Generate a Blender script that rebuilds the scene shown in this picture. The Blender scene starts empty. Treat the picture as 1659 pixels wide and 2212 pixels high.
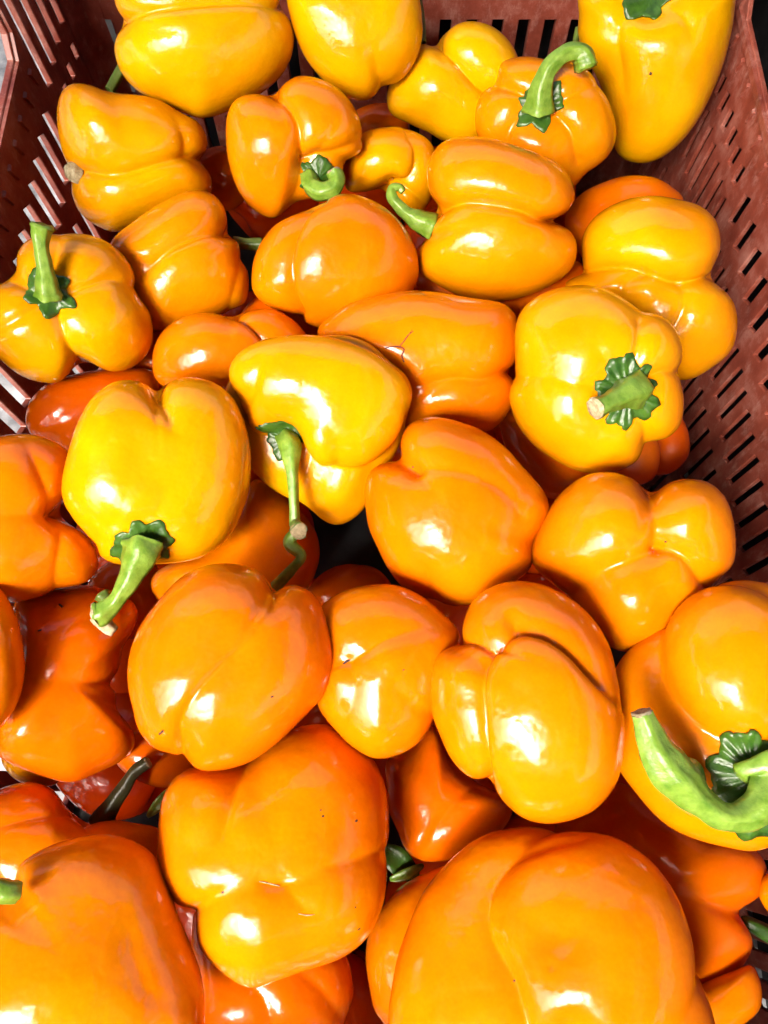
import bpy, bmesh, math, random
import numpy as np
from mathutils import Vector, Matrix, geometry

# ------------------------------------------------------------------ camera, world, light
sc = bpy.context.scene
C = sc.collection
F = 1662.0            # focal length in picture units (picture 1659 x 2212)
CX, CY = 829.5, 1106.0
TILT = math.radians(20)
H = 0.53
CAMP = np.array([0.0, 0.0, H])
AX = np.array([1.0, 0, 0])
AY = np.array([0, math.cos(TILT), math.sin(TILT)])
AZ = np.array([0, math.sin(TILT), -math.cos(TILT)])     # looking direction

cam_d = bpy.data.cameras.new('camera')
cam = bpy.data.objects.new('camera', cam_d)
C.objects.link(cam)
cam.location = CAMP
cam.rotation_euler = (TILT, 0, 0)
cam_d.sensor_fit = 'VERTICAL'
cam_d.sensor_height = 36.0
cam_d.lens = 36.0 * F / 2212.0
cam_d.clip_start = 0.01
cam_d.clip_end = 500
sc.camera = cam

SUN_EL, SUN_AZ = math.radians(50), math.radians(214)    # azimuth: clockwise from +Y
world = bpy.data.worlds.new('World')
sc.world = world
world.use_nodes = True
wn = world.node_tree
wn.nodes.clear()
wo = wn.nodes.new('ShaderNodeOutputWorld')
wb = wn.nodes.new('ShaderNodeBackground')
sk = wn.nodes.new('ShaderNodeTexSky')
sk.sky_type = 'NISHITA'
sk.sun_disc = False
sk.sun_elevation = SUN_EL
sk.sun_rotation = SUN_AZ
sk.air_density = 0.35
sk.dust_density = 9.0
sk.ozone_density = 0.0
wb.inputs[1].default_value = 0.15
wn.links.new(sk.outputs[0], wb.inputs[0])
wn.links.new(wb.outputs[0], wo.inputs[0])

sun_d = bpy.data.lights.new('sun', 'SUN')
sun_d.energy = 0.5
sun_d.angle = math.radians(10)
sun_d.color = (1.0, 0.95, 0.86)
sun = bpy.data.objects.new('sun', sun_d)
C.objects.link(sun)
sv = Vector((math.sin(SUN_AZ) * math.cos(SUN_EL), math.cos(SUN_AZ) * math.cos(SUN_EL), math.sin(SUN_EL)))
sun.rotation_euler = sv.to_track_quat('Z', 'Y').to_euler()
sun.location = (0, 0, 3)

sc.view_settings.view_transform = 'Standard'
sc.view_settings.look = 'None'
sc.view_settings.exposure = 2.28
sc.view_settings.gamma = 1.0
sc.cycles.max_bounces = 8
sc.cycles.diffuse_bounces = 2
sc.cycles.glossy_bounces = 3
sc.cycles.caustics_reflective = False
sc.cycles.caustics_refractive = False

# ------------------------------------------------------------------ helpers
def mesh_obj(name, verts, faces, mat, parent=None, smooth=True):
    me = bpy.data.meshes.new(name)
    me.from_pydata([tuple(map(float, v)) for v in verts], [], [tuple(map(int, f)) for f in faces])
    me.update()
    if smooth:
        me.polygons.foreach_set('use_smooth', [True] * len(me.polygons))
    me.materials.append(mat)
    o = bpy.data.objects.new(name, me)
    C.objects.link(o)
    if parent is not None:
        o.parent = parent
        o.matrix_parent_inverse = parent.matrix_world.inverted() if False else Matrix.Identity(4)
        me.transform(Matrix.Translation(-parent_origin(parent)))
    return o

def parent_origin(p):
    v = Vector(p.location)
    while p.parent is not None:
        p = p.parent
        v += Vector(p.location)
    return v

def empty(name, loc, label=None, cat=None, group=None, kind=None):
    o = bpy.data.objects.new(name, None)
    C.objects.link(o)
    o.location = loc
    o.empty_display_size = 0.02
    if label: o['label'] = label
    if cat: o['category'] = cat
    if group: o['group'] = group
    if kind: o['kind'] = kind
    return o

def nodes(name):
    m = bpy.data.materials.new(name)
    m.use_nodes = True
    nt = m.node_tree
    b = nt.nodes['Principled BSDF']
    return m, nt, b

def N(nt, t, **kw):
    n = nt.nodes.new(t)
    for k, v in kw.items():
        setattr(n, k, v)
    return n

def noise(nt, scale, detail=3, rough=0.5, coord=None):
    n = N(nt, 'ShaderNodeTexNoise')
    n.inputs['Scale'].default_value = scale
    n.inputs['Detail'].default_value = detail
    n.inputs['Roughness'].default_value = rough
    if coord is not None:
        nt.links.new(coord, n.inputs['Vector'])
    return n

def ramp(nt, src, stops):
    r = N(nt, 'ShaderNodeValToRGB')
    el = r.color_ramp.elements
    while len(el) < len(stops):
        el.new(0.5)
    for e, (p, c) in zip(el, stops):
        e.position = p
        e.color = c if len(c) == 4 else (*c, 1)
    nt.links.new(src, r.inputs[0])
    return r

# ------------------------------------------------------------------ materials
def pepper_material():
    m, nt, b = nodes('pepper_skin')
    tc = N(nt, 'ShaderNodeTexCoord')
    oi = N(nt, 'ShaderNodeObjectInfo')
    addv = N(nt, 'ShaderNodeVectorMath', operation='ADD')
    nt.links.new(tc.outputs['Object'], addv.inputs[0])
    nt.links.new(oi.outputs['Random'], addv.inputs[1])
    n1 = noise(nt, 22, 3, 0.55, addv.outputs[0])
    r1 = ramp(nt, n1.outputs[0], [(0.28, (0.95, 0.74, 0.6)), (0.5, (0.98, 0.95, 0.8)), (0.72, (1.0, 1.18, 1.0))])
    mul = N(nt, 'ShaderNodeMix', data_type='RGBA', blend_type='MULTIPLY')
    mul.inputs[0].default_value = 1.0
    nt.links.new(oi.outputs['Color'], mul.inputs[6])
    nt.links.new(r1.outputs[0], mul.inputs[7])
    # tiny pale pores
    n2 = noise(nt, 900, 2, 0.5, addv.outputs[0])
    r2 = ramp(nt, n2.outputs[0], [(0.3, (0.95, 0.93, 0.9)), (0.7, (1, 1, 1))])
    mul2 = N(nt, 'ShaderNodeMix', data_type='RGBA', blend_type='MULTIPLY')
    mul2.inputs[0].default_value = 1.0
    nt.links.new(mul.outputs[2], mul2.inputs[6])
    nt.links.new(r2.outputs[0], mul2.inputs[7])
    nt.links.new(mul2.outputs[2], b.inputs['Base Color'])
    b.inputs['IOR'].default_value = 1.43
    n5 = noise(nt, 130, 4, 0.65, addv.outputs[0])
    r5 = ramp(nt, n5.outputs[0], [(0.35, (0.11, 0.11, 0.11)), (0.8, (0.28, 0.28, 0.28))])
    nt.links.new(r5.outputs[0], b.inputs['Roughness'])
    b.inputs['Subsurface Weight'].default_value = 0.18
    b.inputs['Subsurface Radius'].default_value = (1.0, 0.30, 0.05)
    b.inputs['Subsurface Scale'].default_value = 0.005
    b.inputs['Coat Weight'].default_value = 0.0
    b.inputs['Coat Roughness'].default_value = 0.10
    b.inputs['Coat IOR'].default_value = 1.45
    n3 = noise(nt, 60, 3, 0.6, addv.outputs[0])
    n4 = noise(nt, 420, 2, 0.5, addv.outputs[0])
    mx = N(nt, 'ShaderNodeMath', operation='MULTIPLY_ADD')
    nt.links.new(n4.outputs[0], mx.inputs[0])
    mx.inputs[1].default_value = 0.06
    nt.links.new(n3.outputs[0], mx.inputs[2])
    bp = N(nt, 'ShaderNodeBump')
    bp.inputs['Strength'].default_value = 0.32
    bp.inputs['Distance'].default_value = 0.0024
    nt.links.new(mx.outputs[0], bp.inputs['Height'])
    nt.links.new(bp.outputs[0], b.inputs['Normal'])
    nt.links.new(bp.outputs[0], b.inputs['Coat Normal'])
    return m

def green_material(name, c0, c1, scale=120, rough=0.4):
    m, nt, b = nodes(name)
    tc = N(nt, 'ShaderNodeTexCoord')
    n1 = noise(nt, scale, 4, 0.6, tc.outputs['Object'])
    r1 = ramp(nt, n1.outputs[0], [(0.3, c0), (0.7, c1)])
    nt.links.new(r1.outputs[0], b.inputs['Base Color'])
    b.inputs['Roughness'].default_value = rough
    b.inputs['Subsurface Weight'].default_value = 0.15
    b.inputs['Subsurface Radius'].default_value = (0.4, 1.0, 0.1)
    b.inputs['Subsurface Scale'].default_value = 0.002
    n2 = noise(nt, 500, 3, 0.6, tc.outputs['Object'])
    bp = N(nt, 'ShaderNodeBump')
    bp.inputs['Strength'].default_value = 0.5
    bp.inputs['Distance'].default_value = 0.0006
    nt.links.new(n2.outputs[0], bp.inputs['Height'])
    nt.links.new(bp.outputs[0], b.inputs['Normal'])
    return m

def flat_material(name, c0, c1, scale=200, rough=0.7, bump=0.5, dist=0.0006):
    m, nt, b = nodes(name)
    tc = N(nt, 'ShaderNodeTexCoord')
    n1 = noise(nt, scale, 5, 0.65, tc.outputs['Object'])
    r1 = ramp(nt, n1.outputs[0], [(0.35, c0), (0.65, c1)])
    nt.links.new(r1.outputs[0], b.inputs['Base Color'])
    b.inputs['Roughness'].default_value = rough
    bp = N(nt, 'ShaderNodeBump')
    bp.inputs['Strength'].default_value = bump
    bp.inputs['Distance'].default_value = dist
    nt.links.new(n1.outputs[0], bp.inputs['Height'])
    nt.links.new(bp.outputs[0], b.inputs['Normal'])
    return m

def crate_material():
    m, nt, b = nodes('crate_plastic')
    tc = N(nt, 'ShaderNodeTexCoord')
    n1 = noise(nt, 35, 6, 0.7, tc.outputs['Object'])
    r1 = ramp(nt, n1.outputs[0], [(0.3, (0.12, 0.019, 0.011)), (0.52, (0.23, 0.052, 0.031)), (0.75, (0.40, 0.18, 0.14))])
    mp = N(nt, 'ShaderNodeMapping')
    mp.inputs['Scale'].default_value = (1.0, 1.0, 0.45)
    nt.links.new(tc.outputs['Object'], mp.inputs['Vector'])
    n2 = noise(nt, 150, 8, 0.8, mp.outputs[0])
    r2 = ramp(nt, n2.outputs[0], [(0.52, (0, 0, 0)), (0.72, (1, 1, 1))])
    mix = N(nt, 'ShaderNodeMix', data_type='RGBA')
    mm = N(nt, 'ShaderNodeMath', operation='MULTIPLY')
    mm.inputs[1].default_value = 0.55
    nt.links.new(r2.outputs[0], mm.inputs[0])
    nt.links.new(mm.outputs[0], mix.inputs[0])
    nt.links.new(r1.outputs[0], mix.inputs[6])
    mix.inputs[7].default_value = (0.50, 0.30, 0.25, 1)
    nt.links.new(mix.outputs[2], b.inputs['Base Color'])
    b.inputs['Roughness'].default_value = 0.42
    bp = N(nt, 'ShaderNodeBump')
    bp.inputs['Strength'].default_value = 0.3
    bp.inputs['Distance'].default_value = 0.0006
    nt.links.new(n2.outputs[0], bp.inputs['Height'])
    nt.links.new(bp.outputs[0], b.inputs['Normal'])
    return m

M_PEP = pepper_material()
M_STEM = green_material('stem_green', (0.08, 0.18, 0.010), (0.21, 0.34, 0.045), 220, 0.35)
M_STEMD = green_material('stem_dark', (0.05, 0.09, 0.012), (0.12, 0.18, 0.03))
M_STEMB = green_material('stem_brown', (0.012, 0.014, 0.004), (0.04, 0.045, 0.014))
M_KNOT = flat_material('stem_knot', (0.16, 0.12, 0.05), (0.35, 0.28, 0.16), 500, 0.8)
M_CAL = green_material('calyx_green', (0.010, 0.05, 0.004), (0.05, 0.13, 0.012), 160, 0.35)
M_CUT = flat_material('stem_cut', (0.22, 0.17, 0.08), (0.50, 0.44, 0.27), 500, 0.8)
M_CRATE = crate_material()
M_BLACK = flat_material('shade_black', (0.006, 0.006, 0.007), (0.02, 0.02, 0.022), 60, 0.5)  # near black: puts the shade of gaps and slots into the colour
M_PALE = flat_material('pale_table', (0.12, 0.13, 0.14), (0.42, 0.45, 0.47), 30, 0.4, 0.3)
M_SCAR = flat_material('scar_brown', (0.10, 0.012, 0.004), (0.22, 0.04, 0.01), 800, 0.7)
M_SPECK = flat_material('speck', (0.02, 0.008, 0.004), (0.05, 0.02, 0.01), 800, 0.7)

# ------------------------------------------------------------------ geometry machinery
def ray(u, v):
    """direction (world axes) of a picture point, scaled to depth 1"""
    return ((u - CX) / F) * AX + ((CY - v) / F) * AY + AZ

def project(P):
    d = P - CAMP
    z = d @ AZ
    return CX + F * (d @ AX) / z, CY - F * (d @ AY) / z, z

_cs = {}
def cubesphere(n):
    if n in _cs: return _cs[n]
    t = np.tan(np.linspace(-1, 1, n + 1) * math.pi / 4)
    keys, verts, faces = {}, [], []
    for ax in range(3):
        for sg in (-1, 1):
            idx = np.zeros((n + 1, n + 1), int)
            for i in range(n + 1):
                for j in range(n + 1):
                    p = [0, 0, 0]
                    p[ax] = sg
                    p[(ax + 1) % 3] = t[i]
                    p[(ax + 2) % 3] = t[j]
                    k = (round(p[0], 5), round(p[1], 5), round(p[2], 5))
                    if k not in keys:
                        keys[k] = len(verts)
                        verts.append(p)
                    idx[i, j] = keys[k]
            for i in range(n):
                for j in range(n):
                    q = (idx[i, j], idx[i + 1, j], idx[i + 1, j + 1], idx[i, j + 1])
                    faces.append(q if sg > 0 else q[::-1])
    v = np.array(verts, float)
    v /= np.linalg.norm(v, axis=1)[:, None]
    _cs[n] = (v, faces)
    return _cs[n]

def catmull(pts, per=6, closed=False):
    P = np.array(pts, float)
    n = len(P)
    out = []
    if closed:
        for i in range(n):
            a, b, c, d = P[i - 1], P[i], P[(i + 1) % n], P[(i + 2) % n]
            for k in range(per):
                t = k / per
                out.append(0.5 * ((2 * b) + (c - a) * t + (2 * a - 5 * b + 4 * c - d) * t * t + (3 * b - a - 3 * c + d) * t ** 3))
        return np.array(out)
    if n == 1: return P
    Q = np.vstack([2 * P[0] - P[1], P, 2 * P[-1] - P[-2]])
    for i in range(1, n):
        a, b, c, d = Q[i - 1], Q[i], Q[i + 1], Q[i + 2]
        for k in range(per):
            t = k / per
            out.append(0.5 * ((2 * b) + (c - a) * t + (2 * a - 5 * b + 4 * c - d) * t * t + (3 * b - a - 3 * c + d) * t ** 3))
    out.append(P[-1])
    return np.array(out)

def smoothstep(a, b, x):
    t = np.clip((x - a) / (b - a), 0, 1)
    return t * t * (3 - 2 * t)

def poly_dist(u, v, pts):
    """distance to a polyline, signed side, interpolated third value"""
    best = np.full(u.shape, 1e9)
    side = np.ones(u.shape)
    val = np.zeros(u.shape)
    for i in range(len(pts) - 1):
        ax, ay, av = pts[i]
        bx, by, bv = pts[i + 1]
        dx, dy = bx - ax, by - ay
        L = dx * dx + dy * dy + 1e-9
        t = np.clip(((u - ax) * dx + (v - ay) * dy) / L, 0, 1)
        ex, ey = u - (ax + t * dx), v - (ay + t * dy)
        d = np.sqrt(ex * ex + ey * ey)
        m = d < best
        best = np.where(m, d, best)
        side = np.where(m, np.sign(dx * ey - dy * ex + 1e-12), side)
        val = np.where(m, av + (bv - av) * t, val)
    return best, side, val

class Shape:
    """a star-shaped fruit body: outline radius R(phi), thickness, lobes, creases and bumps"""
    def __init__(s, d, Z):
        s.d = d
        out = catmull(d['out'], 8, True)
        # centroid
        x, y = out[:, 0], out[:, 1]
        x2, y2 = np.roll(x, -1), np.roll(y, -1)
        cr = x * y2 - x2 * y
        A = cr.sum() / 2
        cu, cv = ((x + x2) * cr).sum() / (6 * A), ((y + y2) * cr).sum() / (6 * A)
        if 'c' in d: cu, cv = d['c']
        s.cu, s.cv = cu, cv
        s.area = abs(A)
        s.Z = Z
        s.m = Z / F
        s.Cw = CAMP + ray(cu, cv) * Z
        ez = CAMP - s.Cw
        s.ez = ez / np.linalg.norm(ez)
        ex = AX - (AX @ s.ez) * s.ez
        s.ex = ex / np.linalg.norm(ex)
        s.ey = np.cross(s.ez, s.ex)
        L = np.array([s.to_local(a, b, 0) for a, b in out])
        ph = np.arctan2(L[:, 1], L[:, 0])
        rr = np.hypot(L[:, 0], L[:, 1])
        o = np.argsort(ph)
        ph, rr = ph[o], rr[o]
        g = np.linspace(-math.pi, math.pi, 721)[:-1]
        R = np.interp(g, np.r_[ph - 2 * math.pi, ph, ph + 2 * math.pi], np.r_[rr, rr, rr])
        sg = d.get('osm', 4)
        k = np.exp(-0.5 * (np.arange(-20, 21) / sg) ** 2)
        k /= k.sum()
        R = np.convolve(np.r_[R[-20:], R, R[:20]], k, 'valid')
        s.g, s.R = g, R
        s.Rm = math.sqrt((R ** 2).mean())
        s.T = d.get('t', 0.86) * s.Rm
        s.Tb = d.get('tb', 0.72) * s.Rm
        s.p = d.get('p', 2.25)
        s.lobes = []
        for lb in d.get('lobes', []):
            u, v, rx, ry, rot, zc, rz = lb[:7]
            kk = lb[7] if len(lb) > 7 else 14
            c = s.to_local(u, v, zc)
            a = math.radians(rot)
            ax = np.array([math.cos(a), -math.sin(a), 0])    # rot: clockwise on the picture
            ay = np.array([math.sin(a), math.cos(a), 0])
            s.lobes.append((c, np.array([ax / rx, ay / ry, np.array([0, 0, 1.0]) / rz]), kk))
        s.creases = []
        for c in d.get('cr', []):
            pts = [(q[0], q[1], q[2] if len(q) > 2 else 1.0) for q in c[0]]
            s.creases.append((catmull(pts, 5), c[1] * d.get('cm', 0.78), c[2], c[3] if len(c) > 3 else 0.0, c[4] if len(c) > 4 else 3.0))
        s.bumps = list(d.get('bp', []))
        rnd = random.Random(int(cu * 7 + cv * 13))
        s.w = [(np.array([rnd.uniform(-1, 1) for _ in range(3)]) * k, rnd.uniform(0, 6.3)) for k in (2.6, 3.4, 4.6, 6.0)]

    def to_local(s, u, v, lz=0.0):
        r = ray(u, v)
        P0 = s.Cw + s.ez * lz * s.m
        t = ((P0 - CAMP) @ s.ez) / (r @ s.ez)
        P = CAMP + r * t - s.Cw
        return np.array([P @ s.ex, P @ s.ey, P @ s.ez]) / s.m

    def world(s, L):
        L = np.atleast_2d(L)
        return s.Cw + (L[:, :1] * s.ex + L[:, 1:2] * s.ey + L[:, 2:3] * s.ez) * s.m

    def radial(s, D):
        D = np.atleast_2d(D)
        ss = np.hypot(D[:, 0], D[:, 1])
        ph = np.arctan2(D[:, 1], D[:, 0])
        R = np.interp(ph, np.r_[s.g, math.pi], np.r_[s.R, s.R[0]])
        T = np.where(D[:, 2] > 0, s.T, s.Tb)
        p = s.p
        r = ((ss / R) ** p + (np.abs(D[:, 2]) / T) ** p) ** (-1 / p)
        for c, Mx, kk in s.lobes:
            o = Mx @ (-c)
            dd = D @ Mx.T
            a = (dd * dd).sum(1)
            b = dd @ o
            q = o @ o - 1
            disc = b * b - a * q
            hit = disc > 0
            re = np.where(hit, (-b + np.sqrt(np.maximum(disc, 0))) / a, -1e3)
            h = np.clip(0.5 + 0.5 * (re - r) / kk, 0, 1)
            r = np.where(h > 0, re * h + r * (1 - h) + kk * h * (1 - h), r)
        P = D * r[:, None]
        u, v, z = project(s.world(P))
        front = smoothstep(-0.45, 0.0, P[:, 2] / s.T)
        dr = np.zeros(len(r))
        for pts, dep, wid, step, e in s.creases:
            d, side, val = poly_dist(u, v, pts)
            prof = np.exp((e - np.sqrt(d * d + e * e)) / wid)
            dr -= dep * val * prof * front
            if step:
                dr += step * val * 0.5 * np.tanh(side * d / (1.3 * e)) * np.exp(-d / (wid * 2.2)) * front
        for bu, bv, br, ba in s.bumps:
            dr += ba * np.exp(-((u - bu) ** 2 + (v - bv) ** 2) / (br * br)) * front
        for w, f in s.w:
            dr += 0.009 * s.Rm * np.sin(D @ w + f)
        return np.maximum(r + dr, 0.25 * r)

    def surf(s, u, v):
        """front surface point (local) seen at picture point u, v"""
        lz = s.T * 0.8
        for _ in range(14):
            L = s.to_local(u, v, lz)
            dn = L / np.linalg.norm(L)
            P = dn * s.radial(dn)[0]
            lz = 0.5 * lz + 0.5 * P[2]
        L = s.to_local(u, v, lz)
        dn = L / np.linalg.norm(L)
        return dn * s.radial(dn)[0]

    def normal(s, P):
        dn = P / np.linalg.norm(P)
        a = np.cross(dn, [0, 0, 1.0]) if abs(dn[2]) < 0.9 else np.cross(dn, [1.0, 0, 0])
        a /= np.linalg.norm(a)
        b = np.cross(dn, a)
        e = 0.12
        q = []
        for k in (a, -a, b, -b):
            w = dn + k * e
            w /= np.linalg.norm(w)
            q.append(w * s.radial(w)[0])
        n = np.cross(q[0] - q[1], q[2] - q[3])
        n /= np.linalg.norm(n)
        return n if n @ dn > 0 else -n

def tube(path, radii, rings=28, ribs=5, amp=0.15):
    """path: world points, radii in metres; returns verts, faces, end ring"""
    P = np.array(path)
    n = len(P)
    T = np.gradient(P, axis=0)
    T /= np.linalg.norm(T, axis=1)[:, None] + 1e-12
    a = np.cross(T[0], [0.3, 0.5, 0.8])
    a /= np.linalg.norm(a)
    V, Fc = [], []
    for i in range(n):
        a = a - (a @ T[i]) * T[i]
        a /= np.linalg.norm(a)
        b = np.cross(T[i], a)
        for k in range(rings):
            th = 2 * math.pi * k / rings
            rr = radii[i] * (1 + amp * math.cos(ribs * th + i * 0.05) + amp * 0.35 * math.cos(9 * th + 1 + i * 0.02) + amp * 0.28 * math.sin(i * 0.7 + 2 * th + P[0, 0] * 900))
            V.append(P[i] + rr * (math.cos(th) * a + math.sin(th) * b))
    for i in range(n - 1):
        for k in range(rings):
            k2 = (k + 1) % rings
            Fc.append((i * rings + k, i * rings + k2, (i + 1) * rings + k2, (i + 1) * rings + k))
    Fc.append(tuple(range(rings))[::-1])
    return V, Fc, T[-1], a, b

def cap(P, t, a, b, r, rings=14):
    V = [P + t * r * 0.18]
    Fc = []
    for j, (f, hgt) in enumerate(((0.5, 0.10), (0.9, 0.16), (1.0, -0.1))):
        for k in range(rings):
            th = 2 * math.pi * k / rings
            w = 1 + 0.06 * math.sin(3 * th + j)
            V.append(P + r * f * w * (math.cos(th) * a + math.sin(th) * b) + t * r * (hgt + 0.05 * math.sin(5 * th + 2 * j)))
    for k in range(rings):
        k2 = (k + 1) % rings
        Fc.append((0, 1 + k, 1 + k2))
        for j in (0, 1):
            q = 1 + j * rings
            Fc.append((q + k, q + rings + k, q + rings + k2, q + k2))
    return V, Fc

def add_stem(s, root, spec, base=None):
    """spec: path of (u, v, h, radius) ; h = height towards the camera over base depth, px"""
    pts = spec['path']
    z0 = spec.get('z0')
    if base is not None and z0 is None:
        zb = project(s.world(base)[0])[2]
    else:
        zb = s.Z - (z0 or 0) * s.m
    ctrl = []
    for (u, v, h, r) in pts:
        z = zb - h * s.m
        ctrl.append((*(CAMP + ray(u, v) * z), r * s.m))
    Q = catmull(ctrl, 7)
    V, Fc, t, a, b = tube(Q[:, :3], Q[:, 3], 15)
    o = mesh_obj('stem', V, Fc, spec.get('mat', M_STEM), root)
    if spec.get('cap', True):
        V, Fc = cap(Q[-1, :3], t, a, b, Q[-1, 3] * 1.04)
        mesh_obj('cut_end', V, Fc, spec.get('capmat', M_CUT), o)
    return o

def add_calyx(s, root, spec):
    u, v, rc = spec['at']
    rc *= 0.9
    P = s.surf(u, v)
    n = s.normal(P)
    if 'tilt' in spec:
        n = n + np.array(spec['tilt'])
        n /= np.linalg.norm(n)
    a = np.cross(n, [0, 1.0, 0.1])
    a /= np.linalg.norm(a)
    b = np.cross(n, a)
    rnd = random.Random(int(u))
    teeth = spec.get('teeth', 6)
    K, J = 72, 7
    f1, f2 = rnd.uniform(0, 6), rnd.uniform(0, 6)
    V = [s.world(P + n * rc * 0.16)[0]]
    for j in range(1, J + 1):
        q = j / J
        for k in range(K):
            th = 2 * math.pi * k / K
            tooth = abs(math.sin(teeth * th / 2 + f1)) ** 1.5
            wild = 0.5 + 0.5 * math.sin(2 * th + f2) * math.sin(3 * th + f1)
            edge = 1 + (0.12 + 0.26 * wild) * (0.5 - tooth) + 0.10 * math.sin(2 * th + f2) + 0.06 * math.sin(5 * th + f1) + 0.025 * math.sin(teeth * 3 * th)
            rr = rc * q * (1 + (edge - 1) * q)
            L = P + (a * math.cos(th) + b * math.sin(th)) * rr
            dn = L / np.linalg.norm(L)
            S = dn * s.radial(dn)[0]
            lift = rc * (0.16 * (1 - q) ** 0.7 + 0.03 + (0.045 if teeth > 8 else 0.022) * q * math.sin(teeth * 2 * th + f2) + 0.018 * q * math.sin(7 * th + f1) + 0.05 * q ** 4)
            V.append(s.world(S + n * lift)[0])
    Fc = [(0, 1 + k, 1 + (k + 1) % K) for k in range(K)]
    for j in range(J - 1):
        q = 1 + j * K
        for k in range(K):
            k2 = (k + 1) % K
            Fc.append((q + k, q + K + k, q + K + k2, q + k2))
    o = mesh_obj('calyx', V, Fc, M_CAL, root)
    md = o.modifiers.new('thick', 'SOLIDIFY')
    md.thickness = rc * s.m * 0.07
    md.offset = -1
    return P

def add_mark(s, root, pts, r, mat, name='scar'):
    Q = catmull([(a, b, c) for a, b, c in pts], 4) if len(pts) > 1 else np.array(pts, float)
    W = []
    for u, v, _ in Q:
        P = s.surf(u, v)
        W.append(s.world(P + s.normal(P) * 0.1)[0])
    if len(W) == 1:
        P = s.surf(*pts[0][:2])
        n = s.normal(P)
        a = np.cross(n, [0, 1, 0.1]); a /= np.linalg.norm(a)
        b = np.cross(n, a)
        V = [s.world(P + n * r * 0.35)[0]]
        for k in range(9):
            th = 2 * math.pi * k / 9
            V.append(s.world(P - n * 0.15 * r + (a * math.cos(th) + b * math.sin(th) * 0.7) * r * (1 + 0.2 * math.sin(2 * th)))[0])
        mesh_obj(name, V, [(0, 1 + k, 1 + (k + 1) % 9) for k in range(9)], mat, root)
    else:
        rad = [r * f * s.m for f in Q[:, 2]]
        V, Fc, *_ = tube(W, rad, 6, 2, 0)
        mesh_obj(name, V, Fc, mat, root)

# ------------------------------------------------------------------ the peppers, deepest first
LEM = (0.70, 0.325, 0.0006)
YEL = (0.69, 0.285, 0.0006)
MID = (0.68, 0.215, 0.0005)
ORA = (0.67, 0.165, 0.0004)
DEEP_SHADE = (0.60, 0.100, 0.0002)  # gap peppers: the red of deep shade is put into the colour
RED = (0.64, 0.125, 0.0003)  # redder than the orange ones: shade tone put into the colour
GOL = (0.67, 0.188, 0.0004)
def blob(u, v, rx, ry, rot=0, n=12, wob=0.06):
    a = math.radians(rot)
    o = []
    for k in range(n):
        t = 2 * math.pi * k / n
        w = 1 + wob * math.sin(3 * t + u)
        x, y = rx * w * math.cos(t), ry * w * math.sin(t)
        o.append((u + x * math.cos(a) - y * math.sin(a), v + x * math.sin(a) + y * math.cos(a)))
    return o

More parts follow.
